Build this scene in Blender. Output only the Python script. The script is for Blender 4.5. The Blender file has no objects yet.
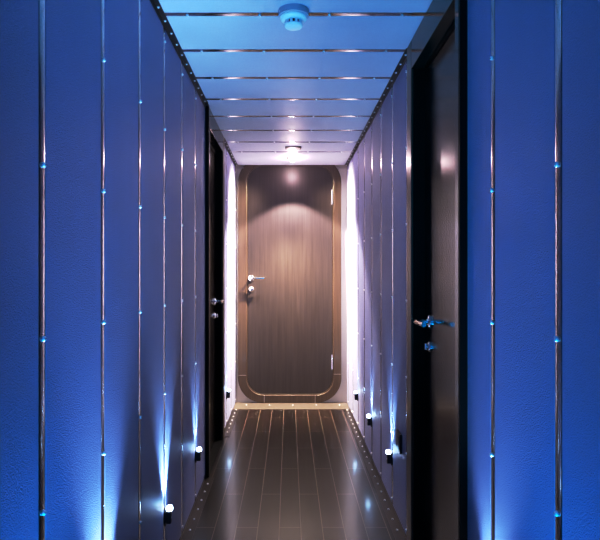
import bpy, bmesh, math, random
from mathutils import Vector, Matrix
random.seed(4)
PI = math.pi
C = bpy.context.scene.collection
# ------------------------------------------------------------------ measures (metres; X right, Y along the corridor, Z up)
F = 545.0
CAMZ, H = 1.195, 2.15
A, B = 0.484, 0.526            # distance of the left / right panel faces from the camera axis
END = 4.95                     # end wall
BACK = -1.7                    # wall behind the camera
OUT = 0.12                     # depth of the wall build-up
# ------------------------------------------------------------------ materials
def mat(name):
    m = bpy.data.materials.new(name); m.use_nodes = True
    nt = m.node_tree; p = nt.nodes['Principled BSDF']
    return m, nt, p
def N(nt, t, **kw):
    n = nt.nodes.new(t)
    for k, v in kw.items():
        if k in n.inputs: n.inputs[k].default_value = v
        else: setattr(n, k, v)
    return n
def simple(name, col, rough=.4, metal=0., coat=0., bump=0., bscale=200., spec=.5):
    m, nt, p = mat(name)
    p.inputs['Metallic'].default_value = metal
    p.inputs['Coat Weight'].default_value = coat
    p.inputs['Specular IOR Level'].default_value = spec
    tc = N(nt, 'ShaderNodeTexCoord')
    nz = N(nt, 'ShaderNodeTexNoise', Scale=bscale, Detail=3.)
    nt.links.new(tc.outputs['Object'], nz.inputs['Vector'])
    mx = N(nt, 'ShaderNodeMix', data_type='RGBA')
    mx.inputs[6].default_value = (*[c*.88 for c in col], 1); mx.inputs[7].default_value = (*[min(1, c*1.1) for c in col], 1)
    nt.links.new(nz.outputs['Fac'], mx.inputs[0]); nt.links.new(mx.outputs[2], p.inputs['Base Color'])
    mr = N(nt, 'ShaderNodeMapRange'); mr.inputs[3].default_value = rough*.85; mr.inputs[4].default_value = rough*1.15
    nt.links.new(nz.outputs['Fac'], mr.inputs[0]); nt.links.new(mr.outputs[0], p.inputs['Roughness'])
    if bump:
        b = N(nt, 'ShaderNodeBump', Strength=bump, Distance=.001)
        nt.links.new(nz.outputs['Fac'], b.inputs['Height']); nt.links.new(b.outputs[0], p.inputs['Normal'])
    return m
def glow(name, col, s):
    m, nt, p = mat(name)
    p.inputs['Base Color'].default_value = (.9, .9, .9, 1)
    p.inputs['Emission Color'].default_value = (*col, 1); p.inputs['Emission Strength'].default_value = s
    return m
def leather(name, col):
    m, nt, p = mat(name)
    tc = N(nt, 'ShaderNodeTexCoord')
    n1 = N(nt, 'ShaderNodeTexNoise', Scale=230., Detail=4., Roughness=.65)
    n2 = N(nt, 'ShaderNodeTexNoise', Scale=3.0, Detail=3.)
    vo = N(nt, 'ShaderNodeTexVoronoi', Scale=330.)
    for n in (n1, n2, vo): nt.links.new(tc.outputs['Object'], n.inputs['Vector'])
    mx = N(nt, 'ShaderNodeMix', data_type='RGBA')
    mx.inputs[6].default_value = (*[c*.70 for c in col], 1); mx.inputs[7].default_value = (*[c*1.3 for c in col], 1)
    ad = N(nt, 'ShaderNodeMath', operation='MULTIPLY_ADD'); ad.inputs[1].default_value = .6; 
    nt.links.new(n1.outputs['Fac'], ad.inputs[0])
    m2 = N(nt, 'ShaderNodeMath', operation='MULTIPLY'); m2.inputs[1].default_value = .4
    nt.links.new(n2.outputs['Fac'], m2.inputs[0]); nt.links.new(m2.outputs[0], ad.inputs[2])
    nt.links.new(ad.outputs[0], mx.inputs[0]); nt.links.new(mx.outputs[2], p.inputs['Base Color'])
    hb = N(nt, 'ShaderNodeMath', operation='ADD')
    nt.links.new(n1.outputs['Fac'], hb.inputs[0]); nt.links.new(vo.outputs['Distance'], hb.inputs[1])
    b = N(nt, 'ShaderNodeBump', Strength=.7, Distance=.002)
    nt.links.new(hb.outputs[0], b.inputs['Height']); nt.links.new(b.outputs[0], p.inputs['Normal'])
    p.inputs['Roughness'].default_value = .48
    p.inputs['Specular IOR Level'].default_value = .45
    return m
def wood(name, dark, light, rough, scale=(40, 40, 1.2), coat=0., metal=0.):
    m, nt, p = mat(name)
    tc = N(nt, 'ShaderNodeTexCoord'); mp = N(nt, 'ShaderNodeMapping'); mp.inputs['Scale'].default_value = scale
    nt.links.new(tc.outputs['Object'], mp.inputs['Vector'])
    n1 = N(nt, 'ShaderNodeTexNoise', Scale=1.6, Detail=6., Roughness=.7, Distortion=.4)
    nt.links.new(mp.outputs[0], n1.inputs['Vector'])
    cr = N(nt, 'ShaderNodeValToRGB')
    cr.color_ramp.elements[0].position = .34; cr.color_ramp.elements[0].color = (*dark, 1)
    cr.color_ramp.elements[1].position = .7; cr.color_ramp.elements[1].color = (*light, 1)
    nt.links.new(n1.outputs['Fac'], cr.inputs[0]); nt.links.new(cr.outputs[0], p.inputs['Base Color'])
    mr = N(nt, 'ShaderNodeMapRange'); mr.inputs[3].default_value = rough*.8; mr.inputs[4].default_value = rough*1.2
    nt.links.new(n1.outputs['Fac'], mr.inputs[0]); nt.links.new(mr.outputs[0], p.inputs['Roughness'])
    p.inputs['Coat Weight'].default_value = coat; p.inputs['Coat Roughness'].default_value = .12
    p.inputs['Metallic'].default_value = metal; p.inputs['Specular IOR Level'].default_value = .35
    return m
def floor_mat():
    m, nt, p = mat('dark_plank_floor')
    tc = N(nt, 'ShaderNodeTexCoord'); sp = N(nt, 'ShaderNodeSeparateXYZ'); cb = N(nt, 'ShaderNodeCombineXYZ')
    nt.links.new(tc.outputs['Object'], sp.inputs[0])
    ax = N(nt, 'ShaderNodeMath', operation='ADD'); ax.inputs[1].default_value = -.055+1.5
    ay = N(nt, 'ShaderNodeMath', operation='ADD'); ay.inputs[1].default_value = 10.0
    nt.links.new(sp.outputs['X'], ax.inputs[0]); nt.links.new(sp.outputs['Y'], ay.inputs[0])
    nt.links.new(ay.outputs[0], cb.inputs['X']); nt.links.new(ax.outputs[0], cb.inputs['Y'])
    br = N(nt, 'ShaderNodeTexBrick', offset=.5, offset_frequency=2)
    br.inputs['Scale'].default_value = 1.0; br.inputs['Mortar Size'].default_value = .0017
    br.inputs['Mortar Smooth'].default_value = .1; br.inputs['Bias'].default_value = 0
    br.inputs['Brick Width'].default_value = .76; br.inputs['Row Height'].default_value = .1
    br.inputs['Color1'].default_value = (.007, .004, .0034, 1); br.inputs['Color2'].default_value = (.022, .0125, .0105, 1)
    br.inputs['Mortar'].default_value = (.20, .15, .125, 1)
    nt.links.new(cb.outputs[0], br.inputs['Vector'])
    mp = N(nt, 'ShaderNodeMapping'); mp.inputs['Scale'].default_value = (60, 2, 1)
    nt.links.new(tc.outputs['Object'], mp.inputs['Vector'])
    n1 = N(nt, 'ShaderNodeTexNoise', Scale=1., Detail=5.); nt.links.new(mp.outputs[0], n1.inputs['Vector'])
    mx = N(nt, 'ShaderNodeMix', data_type='RGBA', blend_type='MULTIPLY'); mx.inputs[0].default_value = .6
    nt.links.new(br.outputs['Color'], mx.inputs[6]); nt.links.new(n1.outputs['Color'], mx.inputs[7])
    nt.links.new(mx.outputs[2], p.inputs['Base Color'])
    mr = N(nt, 'ShaderNodeMapRange'); mr.inputs[3].default_value = .27; mr.inputs[4].default_value = .36
    nt.links.new(n1.outputs['Fac'], mr.inputs[0]); nt.links.new(mr.outputs[0], p.inputs['Roughness'])
    b = N(nt, 'ShaderNodeBump', Strength=.25, Distance=.001, invert=True)
    nt.links.new(br.outputs['Fac'], b.inputs['Height']); nt.links.new(b.outputs[0], p.inputs['Normal'])
    p.inputs['Specular IOR Level'].default_value = .3
    p.inputs['Coat Weight'].default_value = .5; p.inputs['Coat Roughness'].default_value = .14
    return m
M = dict(
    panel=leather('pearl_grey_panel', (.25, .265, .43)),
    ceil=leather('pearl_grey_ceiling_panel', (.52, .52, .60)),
    back=simple('dark_backing', (.012, .012, .014), .6),
    steel=simple('polished_steel_strip', (.52, .49, .49), .17, 1., bscale=30),
    stud=simple('chrome_stud', (.92, .92, .95), .28, .6),
    trim=simple('dark_bronze_trim', (.055, .045, .043), .34, .8),
    plate=simple('pale_steel_plate', (.44, .40, .39), .36, .5),
    frame=wood('brown_lacquered_frame', (.045, .031, .025), (.075, .052, .042), .32, coat=.15),
    frame_gloss=wood('dark_lacquered_door_surround', (.012, .008, .007), (.022, .015, .012), .17),
    black=simple('black_lacquer', (.003, .003, .003), .5, spec=.1),
    leaf=wood('dark_wenge_door', (.031, .0245, .0255), (.047, .037, .038), .34),
    leaf_gloss=wood('dark_glossy_side_door', (.006, .005, .005), (.012, .009, .009), .2),
    floor=floor_mat(),
    chrome=simple('chrome_handle', (.9, .88, .86), .1, 1.),
    housing=simple('black_lamp_housing', (.01, .01, .014), .4),
    white=simple('white_plastic', (.82, .82, .82), .35),
    endwall=simple('pale_end_wall_paint', (.50, .46, .44), .5),
    sill=simple('grey_steel_threshold', (.10, .085, .08), .42, .3),
    grey=simple('grey_plastic', (.36, .38, .42), .4),
    dark=simple('dark_plastic', (.02, .02, .024), .4),
    lens=glow('cold_lamp_lens', (.62, .80, 1.), 16),
    bulb=glow('warm_lamp_bulb', (1., .9, .8), 60),
)
# ------------------------------------------------------------------ mesh helpers
def box(bm, x0, x1, y0, y1, z0, z1):
    v = [bm.verts.new((x, y, z)) for x in (x0, x1) for y in (y0, y1) for z in (z0, z1)]
    for f in ((0, 1, 3, 2), (4, 6, 7, 5), (0, 4, 5, 1), (2, 3, 7, 6), (0, 2, 6, 4), (1, 5, 7, 3)):
        bm.faces.new([v[i] for i in f])
def prism(bm, pts, axis, a, b):
    """closed outline pts (2-D) extruded along axis from a to b"""
    def P(p, t):
        return {'x': (t, p[0], p[1]), 'y': (p[0], t, p[1]), 'z': (p[0], p[1], t)}[axis]
    v0 = [bm.verts.new(P(p, a)) for p in pts]; v1 = [bm.verts.new(P(p, b)) for p in pts]
    n = len(pts)
    bm.faces.new(v0[::-1]); bm.faces.new(v1)
    for i in range(n): bm.faces.new((v0[i], v0[(i+1) % n], v1[(i+1) % n], v1[i]))
def lathe(bm, prof, n=32, mtx=None):
    """profile (r, z) spun about local z; end rings are capped"""
    rings = []; new = []
    for r, z in prof:
        if r < 1e-6: ring = [bm.verts.new((0, 0, z))]
        else: ring = [bm.verts.new((r*math.cos(2*PI*i/n), r*math.sin(2*PI*i/n), z)) for i in range(n)]
        rings.append(ring); new += ring
    for a, b in zip(rings, rings[1:]):
        for i in range(n):
            j = (i+1) % n
            if len(a) == 1 and len(b) == 1: continue
            if len(a) == 1: bm.faces.new((a[0], b[j], b[i]))
            elif len(b) == 1: bm.faces.new((a[i], a[j], b[0]))
            else: bm.faces.new((a[i], a[j], b[j], b[i]))
    if len(rings[0]) > 1: bm.faces.new(rings[0][::-1])
    if len(rings[-1]) > 1: bm.faces.new(rings[-1])
    if mtx: bmesh.ops.transform(bm, matrix=mtx, verts=new)
def tube(bm, pts, r, n=12):
    pts = [Vector(p) for p in pts]; rings = []
    for i, p in enumerate(pts):
        d = (pts[min(i+1, len(pts)-1)]-pts[max(i-1, 0)]).normalized()
        up = Vector((0, 0, 1)) if abs(d.z) < .9 else Vector((1, 0, 0))
        u = d.cross(up).normalized(); v = d.cross(u)
        rr = r[i] if isinstance(r, (list, tuple)) else r
        rings.append([bm.verts.new(p+u*rr*math.cos(2*PI*k/n)+v*rr*math.sin(2*PI*k/n)) for k in range(n)])
    for a, b in zip(rings, rings[1:]):
        for k in range(n): bm.faces.new((a[k], a[(k+1) % n], b[(k+1) % n], b[k]))
    bm.faces.new(rings[0][::-1]); bm.faces.new(rings[-1])
def obj(name, bm, m, parent=None, bevel=0., smooth=False):
    bmesh.ops.recalc_face_normals(bm, faces=bm.faces)
    me = bpy.data.meshes.new(name); bm.to_mesh(me); bm.free()
    me.materials.append(m)
    o = bpy.data.objects.new(name, me); C.objects.link(o)
    if parent: o.parent = parent
    if bevel:
        b = o.modifiers.new('bevel', 'BEVEL'); b.width = bevel; b.segments = 2; b.limit_method = 'ANGLE'; b.angle_limit = .6
    if smooth:
        for p in me.polygons: p.use_smooth = True
        try: me.set_sharp_from_angle(angle=.7)
        except Exception: pass
    return o
def bx(name, m, parent, *dims, bevel=0.):
    bm = bmesh.new(); box(bm, *dims); return obj(name, bm, m, parent, bevel)
def tag(o, label=None, cat=None, group=None, kind=None):
    for k, v in (('label', label), ('category', cat), ('group', group), ('kind', kind)):
        if v: o[k] = v
    return o
def empty(name, loc=(0, 0, 0), rotz=0.):
    o = bpy.data.objects.new(name, None); C.objects.link(o); o.location = loc; o.rotation_euler = (0, 0, rotz)
    o.empty_display_size = .05
    return o
def dup(root, loc, rotz, label, group=None):
    r = root.copy(); C.objects.link(r); r.location = loc; r.rotation_euler = (0, 0, rotz); r['label'] = label
    if group: r['group'] = group
    for ch in list(root.children):
        c = ch.copy(); C.objects.link(c); c.parent = r
        for g in list(ch.children):
            d = g.copy(); C.objects.link(d); d.parent = c
    return r
# one domed stud, its mesh shared by every stud of a size
def stud_mesh(r, h):
    bm = bmesh.new()
    prof = [(r, 0), (r, h*.25)] + [(r*math.cos(t*PI/12), h*.25+h*.75*math.sin(t*PI/12)) for t in range(1, 6)] + [(0, h)]
    lathe(bm, prof, 14)
    bmesh.ops.recalc_face_normals(bm, faces=bm.faces)
    me = bpy.data.meshes.new('stud'); bm.to_mesh(me); bm.free(); me.materials.append(M['stud'])
    for p in me.polygons: p.use_smooth = True
    return me
STUD, SMALL = stud_mesh(.0058, .007), stud_mesh(.0054, .006)
ROT = {'x+': (0, PI/2, 0), 'x-': (0, -PI/2, 0), 'z+': (0, 0, 0), 'z-': (PI, 0, 0), 'y-': (PI/2, 0, 0)}
def stud(parent, loc, d, me=None):
    o = bpy.data.objects.new('stud', me or STUD); C.objects.link(o); o.parent = parent
    o.location = loc; o.rotation_euler = ROT[d]
    return o
# ------------------------------------------------------------------ walls: panels between riveted steel strips
SW = .0235           # strip width
def strip_outline(w, h, n=6):
    """shallow convex section: (across, out)"""
    p = [(-w/2, -.004), (-w/2, h*.72)]
    for i in range(1, n): 
        t = -1+2*i/n; p.append((t*w/2*.93, h*(.72+.28*(1-t*t)**.6)))
    return p + [(w/2, h*.72), (w/2, -.004)]
STUD_Z = [.038+.3413*k for k in range(7)]
def wall(side, s, X, door, pitch, first, label):
    """s=-1 left, +1 right; X = distance of the panel face; door = (y0, y1) of the door surround"""
    bm = bmesh.new()
    for y0, y1 in ((BACK, door[0]), (door[1], END)):
        box(bm, *sorted((s*(X+.012), s*(X+OUT))), y0, y1, 0, H)
    box(bm, *sorted((s*(X+.115), s*(X+OUT+.02))), door[0], door[1], 0, H)
    w = tag(obj('wall_'+side, bm, M['back']), label, 'wall', kind='structure')
    k0 = math.floor((BACK-first)/pitch); ys = []
    k = k0
    while first+k*pitch < END:
        y = first+k*pitch
        if BACK+.02 < y < END-.02 and not (door[0]-.015 < y < door[1]+.0): ys.append(y)
        k += 1
    edges = [BACK] + [e for y in ys for e in (y-SW/2-.0028, y+SW/2+.0028)] + [END]
    # panels
    for y0, y1 in zip(edges[0::2], edges[1::2]):
        segs = [(y0, y1)]
        if y0 < door[0] < y1 or y0 < door[1] < y1:
            segs = [(y0, door[0]-.001), (door[1]+.001, y1)]
        for p, q in segs:
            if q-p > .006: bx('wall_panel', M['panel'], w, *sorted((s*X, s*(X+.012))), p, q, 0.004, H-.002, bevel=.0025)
    for y in ys:
        bm = bmesh.new()
        prism(bm, [(s*(X+.003-o), y+a) for a, o in strip_outline(SW, .0034)], 'z', .004, H-.003)
        st = obj('metal_strip', bm, M['steel'], w, smooth=True)
        if y > .3:
            for z in STUD_Z: stud(st, (s*(X-.0008), y, z), 'x-' if s > 0 else 'x+')
    return w, ys
DL, DR = (3.15, 3.92), (1.61, 2.335)
wl, ysl = wall('left', -1, A, DL, .349, 1.07, 'long left corridor wall of pearl grey panels between riveted steel strips')
wr, ysr = wall('right', 1, B, DR, .342, 1.066, 'long right corridor wall of pearl grey panels between riveted steel strips')
# ------------------------------------------------------------------ floor, ceiling, end wall, back wall
tag(bx('floor', M['floor'], None, -A-.14, B+.14, BACK-.05, END+.1, -.06, 0), 'glossy dark wood plank floor with pale staggered joints', 'floor', kind='structure')
CE = END-.035        # the ceiling stops just short of the end wall
bm = bmesh.new(); box(bm, -A-.14, B+.14, BACK-.05, CE, H+.012, H+.06)
ce = tag(obj('ceiling', bm, M['back']), 'pale panelled corridor ceiling crossed by riveted steel strips', 'ceiling', kind='structure')
cy = [2.03+.3345*k for k in range(-11, 8)]
cy = [y for y in cy if BACK < y < CE-.02]
ed = [BACK] + [e for y in cy for e in (y-SW/2-.0028, y+SW/2+.0028)] + [CE]
for y0, y1 in zip(ed[0::2], ed[1::2]):
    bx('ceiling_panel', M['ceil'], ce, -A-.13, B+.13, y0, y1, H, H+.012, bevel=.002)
XM = (B-A)/2
for y in cy:
    bm = bmesh.new()
    prism(bm, [(y+a, H+.003-o) for a, o in strip_outline(SW, .0034)], 'x', -A-.12, B+.12)
    st = obj('metal_strip', bm, M['steel'], ce, smooth=True)
    if y > .5:
        for dx in (-.40, -.13, .13, .40): stud(st, (XM+dx, y, H-.0008), 'z-')
ew = tag(bx('wall_end', M['endwall'], None, -A-.14, B+.14, END, END+.08, 0, H+.3), 'pale metal end wall around the round-cornered door', 'wall', kind='structure')
bx('ceiling_return', M['back'], ew, -A-.14, B+.14, CE-.06, END, H+.22, H+.3)
bx('ceiling_return', M['back'], ew, -A-.14, B+.14, CE-.06, CE-.02, H+.06, H+.3)
tag(bx('wall_back', M['back'], None, -A-.14, B+.14, BACK-.05, BACK, 0, H), 'dark wall closing the corridor behind the viewer', 'wall', kind='structure')
# ------------------------------------------------------------------ studded edge trims
tn = [0]
def edge_trim(s, X, top, y0, y1, label, studs=True):
    tn[0] += 1
    bm = bmesh.new()
    w = .024 if top else .052
    if top: pts = [(s*(X-.0005), H-.0005), (s*(X-w), H-.0005), (s*(X-w), H-.003), (s*(X-.004), H-.003), (s*(X-.004), H-.014), (s*(X-.0005), H-.014)]
    else: pts = [(s*(X-.0005), .0003), (s*(X-w), .0003), (s*(X-w), .003), (s*(X-.004), .003), (s*(X-.004), .012), (s*(X-.0005), .012)]
    prism(bm, pts, 'y', y0, y1)
    t = tag(obj('trim_%d' % tn[0], bm, M['trim']), label, 'trim', kind='structure')
    y = 1.964
    ys = [1.964+.1085*k for k in range(-30, 40)]
    for y in ys:
        if max(y0, .45)+.02 < y < y1-.02 and studs:
            stud(t, (s*(X-(.013 if top else .029)), y, H-.003 if top else .003), 'z-' if top else 'z+', SMALL)
edge_trim(-1, A, True, BACK, DL[0]-.002, 'studded dark metal trim along the left ceiling edge before the side door')
edge_trim(-1, A, True, DL[1]+.002, CE, 'short studded metal trim along the left ceiling edge beyond the side door')
edge_trim(1, B, True, BACK, DR[0]-.002, 'dark metal trim along the right ceiling edge before the near side door')
edge_trim(1, B, True, DR[1]+.002, CE, 'studded metal trim along the right ceiling edge beyond the near side door')
edge_trim(-1, A, False, BACK, DL[0]-.002, 'studded dark metal trim along the left floor edge before the side door')
edge_trim(-1, A, False, DL[1]+.002, END-.25, 'short studded metal trim along the left floor edge beyond the side door')
edge_trim(1, B, False, BACK, DR[0]-.002, 'dark metal trim along the right floor edge before the near side door')
edge_trim(1, B, False, DR[1]+.002, END-.25, 'studded metal trim along the right floor edge beyond the near side door')
bm = bmesh.new(); box(bm, -A+.0005, B-.0005, 4.70, END-.001, .0003, .003)
t = tag(obj('trim_9', bm, M['sill'], bevel=.001), 'studded pale metal threshold plate at the foot of the end door', 'trim', kind='structure')
for i in range(-2, 3):
    stud(t, (.035+.207*i, 4.84, .003), 'z+', SMALL); 
for s, X in ((-1, A), (1, B)):
    tn[0] += 1
    bm = bmesh.new(); box(bm, *sorted((s*(X-.075), s*(X-.001))), CE+.004, END-.001, H-.028, H-.020)
    box(bm, *sorted((s*(X-.006), s*(X-.001))), CE+.004, END-.001, H-.06, H-.028)
    tag(obj('trim_%d' % (tn[0]+1), bm, M['plate'], bevel=.001), 'small pale metal corner bracket above the end door, %s of it' % ('left' if s < 0 else 'right'), 'trim', kind='structure')
# ------------------------------------------------------------------ side doors
def rrect(x0, x1, z0, z1, r, n=10):
    p = []
    for cx, cz, a in ((x1-r, z0+r, -PI/2), (x1-r, z1-r, 0), (x0+r, z1-r, PI/2), (x0+r, z0+r, PI)):
        for i in range(n+1):
            t = a+PI/2*i/n; p.append((cx+r*math.cos(t), cz+r*math.sin(t)))
    return p
DOORTOP = 2.03
def lever_handle(parent, base, out, along, m=None):
    """base point on the leaf; out = direction off the leaf; along = direction of the grip"""
    m = m or M['chrome']
    out, along = Vector(out), Vector(along); base = Vector(base)
    q = Vector((0, 0, 1)).rotation_difference(out).to_matrix().to_4x4()
    bm = bmesh.new()
    lathe(bm, [(.027, 0), (.027, .006), (.023, .010), (.013, .011), (.0105, .016)], 24, Matrix.Translation(base) @ q)
    p0 = base+out*.012
    tube(bm, [p0, base+out*.035, base+out*.048, base+out*.056+along*.008, base+out*.058+along*.022, base+out*.058+along*.07, base+out*.056+along*.122],
         [.0095, .0095, .0105, .0115, .010, .0085, .0095], 14)
    h = obj('door_handle', bm, m, parent, smooth=True)
    bm = bmesh.new()
    lb = base-Vector((0, 0, .098))
    lathe(bm, [(.021, 0), (.021, .006), (.017, .010), (.009, .011), (.009, .018), (0, .018)], 24, Matrix.Translation(lb) @ q)
    c = lb+out*.018; u = Vector((0, 0, 1)); v = out.cross(u)
    tube(bm, [c-u*.012, c+u*.012], .005, 10)
    obj('lock_knob', bm, m, parent, smooth=True)
def side_door(n, s, X, door, handle_y, hz, label):
    y0, y1 = door; f = s*(X-.021)              # face of the surround, slightly proud of the panels
    e = tag(empty('door_%d' % n, (0, 0, 0)), label, 'door', kind='structure')
    def B_(xa, xb): return sorted((s*xa, s*xb))
    jw = .05
    bm = bmesh.new()
    box(bm, *B_(X-.021, X+.03), y0+.014, y0+jw, 0.001, H-.001)
    obj('door_jamb', bm, M['frame_gloss'], e, .002)
    bx('edge_strip', M['black'], e, *B_(X-.021, X+.03), y0, y0+.0135, .001, H-.001, bevel=.001)
    bx('door_jamb', M['frame'], e, *B_(X-.021, X-.012), y1-.08, y1, .001, H-.001, bevel=.002)
    bx('top_panel', M['frame_gloss'], e, *B_(X-.0205, X+.03), y0+jw+.0005, y1-.0805, DOORTOP, H-.001, bevel=.0015)
    # black rebate between surround and leaf
    bm = bmesh.new()
    box(bm, *B_(X+.0305, X+.11), y0, y0+jw+.012, 0.001, H-.001)
    box(bm, *B_(X-.0118, X+.11), y1-.092, y1, 0.001, H-.001)
    box(bm, *B_(X+.0305, X+.11), y0+jw+.0125, y1-.0925, DOORTOP-.014, H-.001)
    obj('door_rebate', bm, M['black'], e, .001)
    d0, d1 = y0+jw+.015, y1-.095
    bx('door_leaf', M['leaf_gloss'], e, *B_(X+.032, X+.075), d0, d1, .008, DOORTOP-.018, bevel=.003)
    bx('door_sill', M['black'], e, *B_(X-.020, X+.10), y0+.001, y1-.001, .0005, .007)
    lever_handle(e, (s*(X+.032), handle_y, hz), (-s, 0, 0), (0, -1, 0))
    bm = bmesh.new()
    tube(bm, [(s*(X+.027), d0+.012, .28), (s*(X+.027), d0+.012, .39)], .006, 10); obj('hinge', bm, M['steel'], e, smooth=True)
    bm = bmesh.new()
    tube(bm, [(s*(X+.027), d0+.012, 1.66), (s*(X+.027), d0+.012, 1.77)], .006, 10); obj('hinge', bm, M['steel'], e, smooth=True)
    return e
side_door(2, -1, A, DL, 3.765, .985, 'dark glossy door set into the left wall')
side_door(3, 1, B, DR, 2.15, .995, 'dark glossy door set into the right wall nearest the viewer')
# ------------------------------------------------------------------ end door with rounded frame
e = tag(empty('door_1', (0, 0, 0)), 'dark wood end door with rounded corners in a brown frame', 'door', kind='structure')
FX0, FX1, FZ0, FZ1 = -.460, .4725, .004, H+.072
IX0, IX1, IZ0, IZ1 = -.383, .402, .075, H+.004
FY = END-.030        # front of frame
def ring(bm, o, i, y0, y1):
    n = len(o)
    V = [[bm.verts.new((p[0], y, p[1])) for p in pts] for pts, y in ((o, y0), (i, y0), (i, y1), (o, y1))]
    for a in range(4):
        A_, B_ = V[a], V[(a+1) % 4]
        for k in range(n):
            bm.faces.new((A_[k], A_[(k+1) % n], B_[(k+1) % n], B_[k]))
outer = rrect(FX0, FX1, FZ0, FZ1, .225, 16); inner = rrect(IX0, IX1, IZ0, IZ1, .15, 16)
bm = bmesh.new(); ring(bm, outer, inner, FY, END-.001)
fr = obj('door_frame', bm, M['frame'], e, .004, True)
lip_o = rrect(IX0+.0005, IX1-.0005, IZ0+.0005, IZ1-.0005, .1495, 16); lip_i = rrect(IX0+.008, IX1-.008, IZ0+.008, IZ1-.008, .142, 16)
bm = bmesh.new(); ring(bm, lip_o, lip_i, END-.021, END-.002)
obj('frame_lip', bm, M['frame'], fr, .001, True)
bm = bmesh.new(); prism(bm, rrect(IX0+.0085, IX1-.0085, IZ0+.0085, IZ1-.0085, .1415, 16), 'y', END-.017, END-.003)
lf = obj('door_leaf', bm, M['leaf'], e, .003, True)
# seams of the frame, where the curved corners meet the straight lengths
for x0, x1, z0, z1 in ((FX0+.002, IX0-.002, .252, .255), (IX1+.002, FX1-.002, .262, .265), (FX0+.235, FX0+.238, FZ0+.002, IZ0-.002), (FX1-.238, FX1-.235, FZ0+.002, IZ0-.002)):
    bx('frame_seam', M['plate'], fr, x0, x1, FY-.0012, FY+.004, z0, z1)
lever_handle(e, (-.343, END-.017, 1.13), (0, -1, 0), (1, 0, 0))
for z in (.31, 1.80):
    bm = bmesh.new()
    tube(bm, [(IX1-.014, END-.026, z), (IX1-.014, END-.026, z+.125)], .0075, 12)
    tube(bm, [(IX1-.014, END-.026, z-.006), (IX1-.014, END-.026, z)], .0055, 12)
    tube(bm, [(IX1-.014, END-.026, z+.125), (IX1-.014, END-.026, z+.131)], .0055, 12)
    obj('hinge', bm, M['chrome'], e, smooth=True)
# ------------------------------------------------------------------ ceiling fittings
sd = tag(empty('smoke_detector', (.017, 2.0, H)), 'round white smoke detector on the near ceiling panel', 'smoke detector')
bm = bmesh.new(); lathe(bm, [(.056, 0), (.057, -.004), (.056, -.022), (.053, -.024), (0, -.024)], 40); obj('base', bm, M['grey'], sd, smooth=True)
bm = bmesh.new(); lathe(bm, [(.050, -.0242), (.0505, -.028), (.047, -.034), (.036, -.038), (0, -.038)], 40); obj('rim', bm, M['white'], sd, smooth=True)
bm = bmesh.new(); lathe(bm, [(.024, -.0382), (.024, -.052), (0, -.052)], 32); core = obj('sensor_core', bm, M['dark'], sd, smooth=True)
for k in range(10):
    a = 2*PI*k/10; bm = bmesh.new(); box(bm, .0245, .033, -.004, .004, -.052, -.0382)
    bmesh.ops.rotate(bm, cent=(0, 0, 0), matrix=Matrix.Rotation(a, 3, 'Z'), verts=bm.verts)
    obj('fin', bm, M['white'], sd)
bm = bmesh.new(); lathe(bm, [(.033, -.0522), (.034, -.055), (.031, -.060), (.022, -.0625), (0, -.063)], 36); obj('cap', bm, M['white'], sd, smooth=True)
bm = bmesh.new(); lathe(bm, [(.003, 0), (.003, .002), (0, .003)], 12, Matrix.Translation((-.050, -.022, -.012)) @ Matrix.Rotation(PI/2, 4, 'X') @ Matrix.Rotation(.6, 4, 'Y')); obj('indicator', bm, M['stud'], sd)

vg = tag(empty('ceiling_vent', (.033, 4.22, H)), 'small dark slotted vent in the ceiling in front of the downlight', 'vent')
bx('frame', M['black'], vg, -.062, .062, -.046, .046, -.004, -.0003, bevel=.001)
for i in range(6):
    x = -.052+i*.0208
    bx('slat', M['housing'], vg, x-.006, x+.006, -.038, .038, -.007, -.0042, bevel=.001)

LX, LY = .028, 4.59
dl = tag(empty('downlight', (LX, LY, H)), 'glaring round warm downlight in the ceiling in front of the end door', 'ceiling light')
bm = bmesh.new()
lathe(bm, [(.030, -.0005), (.030, -.003), (.034, -.007), (.046, -.005), (.048, -.0005)], 40); obj('bezel', bm, M['chrome'], dl, smooth=True)
bm = bmesh.new(); lathe(bm, [(.0285, -.001), (.0295, -.012), (.026, -.024), (.016, -.033), (0, -.036)], 32); obj('bulb', bm, M['bulb'], dl, smooth=True)
# ------------------------------------------------------------------ wall uplights
def light(name, kind, loc, direction, energy, col, parent=None, **kw):
    l = bpy.data.lights.new(name, kind); l.energy = energy; l.color = col
    for k, v in kw.items(): setattr(l, k, v)
    o = bpy.data.objects.new(name, l); C.objects.link(o); o.location = loc
    o.rotation_euler = Vector(direction).to_track_quat('-Z', 'Y').to_euler()
    if parent: o.parent = parent
    return o
UZ = .262
# local frame: wall face at x=0, room towards +x, z=0 at the foot of the housing
def make_uplight(loc, rotz, label):
    u = tag(empty('wall_uplight', loc, rotz), label, 'wall light', 'small uplights low on the corridor walls')
    bx('backplate', M['housing'], u, .0005, .006, -.0115, .0115, .0, .056, bevel=.0015)
    bx('housing', M['housing'], u, .0063, .026, -.0105, .0105, .008, .054, bevel=.003)
    bm = bmesh.new(); lathe(bm, [(.0090, .0542), (.0100, .0545), (.0110, .057), (.0100, .0575)], 24, Matrix.Translation((.0185, 0, 0))); obj('collar', bm, M['chrome'], u, smooth=True)
    bm = bmesh.new(); lathe(bm, [(.0090, .0545), (.0125, .060), (.0135, .066), (.0105, .074), (0, .078)], 24, Matrix.Translation((.0185, 0, 0))); obj('lens', bm, M['lens'], u, smooth=True)
    bm = bmesh.new(); lathe(bm, [(.003, 0), (.003, .0015), (0, .002)], 10, Matrix.Translation((.026, 0, .030)) @ Matrix.Rotation(PI/2, 4, 'Y')); obj('screw', bm, M['stud'], u)
    return u
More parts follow.
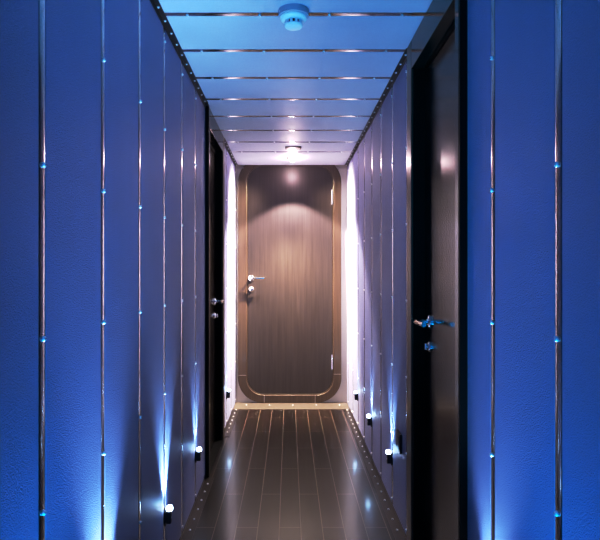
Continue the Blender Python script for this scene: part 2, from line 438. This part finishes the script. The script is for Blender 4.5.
ups = [
    (-1, 1.419, 'small uplight on the left wall nearest the viewer, below the frame'),
    (-1, 2.117, 'brightest small uplight low on the left wall, near the bottom edge'),
    (-1, 2.815, 'small black uplight on the left wall just before the side door'),
    (-1, 4.21, 'small black uplight on the left wall beyond the side door'),
    (1, 1.408, 'small uplight on the right wall nearest the viewer, below the frame'),
    (1, 2.776, 'bright small uplight on the right wall beside the dark wall socket'),
    (1, 3.460, 'middle uplight of the three beyond the right wall door'),
    (1, 4.144, 'farthest small uplight on the right wall, next to the end door'),
]
UE = {1.419: 125, 2.117: 100, 2.815: 50, 4.21: 14, 1.408: 55, 2.776: 46, 3.460: 26, 4.144: 14}
proto = None
for s, y, lab in ups:
    loc = (s*((A if s < 0 else B)-.0015), y, UZ-.054); rz = 0 if s < 0 else PI
    if proto is None: proto = make_uplight(loc, rz, lab); u = proto
    else: u = dup(proto, loc, rz, lab)
for s, y, lab in ups:
    X = (A if s < 0 else B)-.0015
    light('uplight_beam', 'SPOT', (s*(X-.022), y, UZ+.028), (s*.13, 0, 1), UE[y], (.36, .66, 1.), spot_size=math.radians(64), spot_blend=1., shadow_soft_size=.008)
    light('uplight_spill', 'POINT', (s*(X-.024), y, UZ+.030), (0, 0, 1), .28, (.3, .6, 1.), shadow_soft_size=.01)
# ------------------------------------------------------------------ wall socket beside the right uplight
so = tag(empty('wall_socket', (B-.001, 2.575, .345), 0), 'dark square wall socket plate beside the bright right wall uplight', 'socket')
bx('plate', M['trim'], so, -.010, 0, -.045, .045, 0, .090, bevel=.002)
bx('insert', M['dark'], so, -.0135, -.0102, -.033, .033, .012, .078, bevel=.002)
# ------------------------------------------------------------------ lights
WARM = (1., .84, .76)
light('downlight_beam', 'SPOT', (LX, LY, H-.042), (0, 0, -1), 300, WARM, spot_size=math.radians(101), spot_blend=.25, shadow_soft_size=.014)
light('downlight_spill', 'POINT', (LX, LY, H-.046), (0, 0, -1), 7.5, (1., .66, .72), shadow_soft_size=.02)
for s_, X in ((-1, A), (1, B)):
    for az, en in ((1.75, 700), (1.15, 700), (.60, 800), (.12, 700)):
        p0 = Vector((-s_*(.38), 4.62, H-.03)); p1 = Vector((s_*X, 4.68, az))
        light('wall_washer', 'SPOT', p0, p1-p0, en, (1., .80, .54), spot_size=math.radians(48), spot_blend=1., shadow_soft_size=.02)  # added fill spots without fixtures, brightening the far ends of the side walls
light('blue_light', 'AREA', (-.3, -.9, 1.3), (1., .75, .0), 14, (.0, .38, 1.), shape='RECTANGLE', size=.5, size_y=1.6)
light('violet_light', 'AREA', (.3, -.9, 1.3), (-.5, 1, .0), 3.0, (.36, .3, .8), shape='RECTANGLE', size=.5, size_y=1.6)  # added fill behind the camera, tints the left wall
for x_ in (-.22, .26):
    light('azure_light', 'SPOT', (x_, .75, .08), (0, .55, 1), 100, (.0, .43, 1.), spot_size=math.radians(80), spot_blend=1., shadow_soft_size=.12)  # added upward fill near the floor, no fitting; colours the near ceiling
w = bpy.data.worlds.new('world'); bpy.context.scene.world = w; w.use_nodes = True
w.node_tree.nodes['Background'].inputs[0].default_value = (.02, .06, .2, 1); w.node_tree.nodes['Background'].inputs[1].default_value = .1
# ------------------------------------------------------------------ camera
cam = bpy.data.cameras.new('camera'); co = bpy.data.objects.new('camera', cam); C.objects.link(co)
co.location = (0, 0, CAMZ); co.rotation_euler = (PI/2, 0, 0)
cam.sensor_width = 36; cam.lens = 36*F/600; cam.shift_x = 11/600; cam.shift_y = 1/600; cam.clip_start = .01
bpy.context.scene.camera = co
vs = bpy.context.scene.view_settings
vs.view_transform = 'Standard'; vs.look = 'None'; vs.exposure = -.3; vs.gamma = 1.
vs.use_curve_mapping = True
cm = vs.curve_mapping; cu = cm.curves[3]
cu.points.new(.22, .155); cu.points.new(.68, .74)
cm.update()
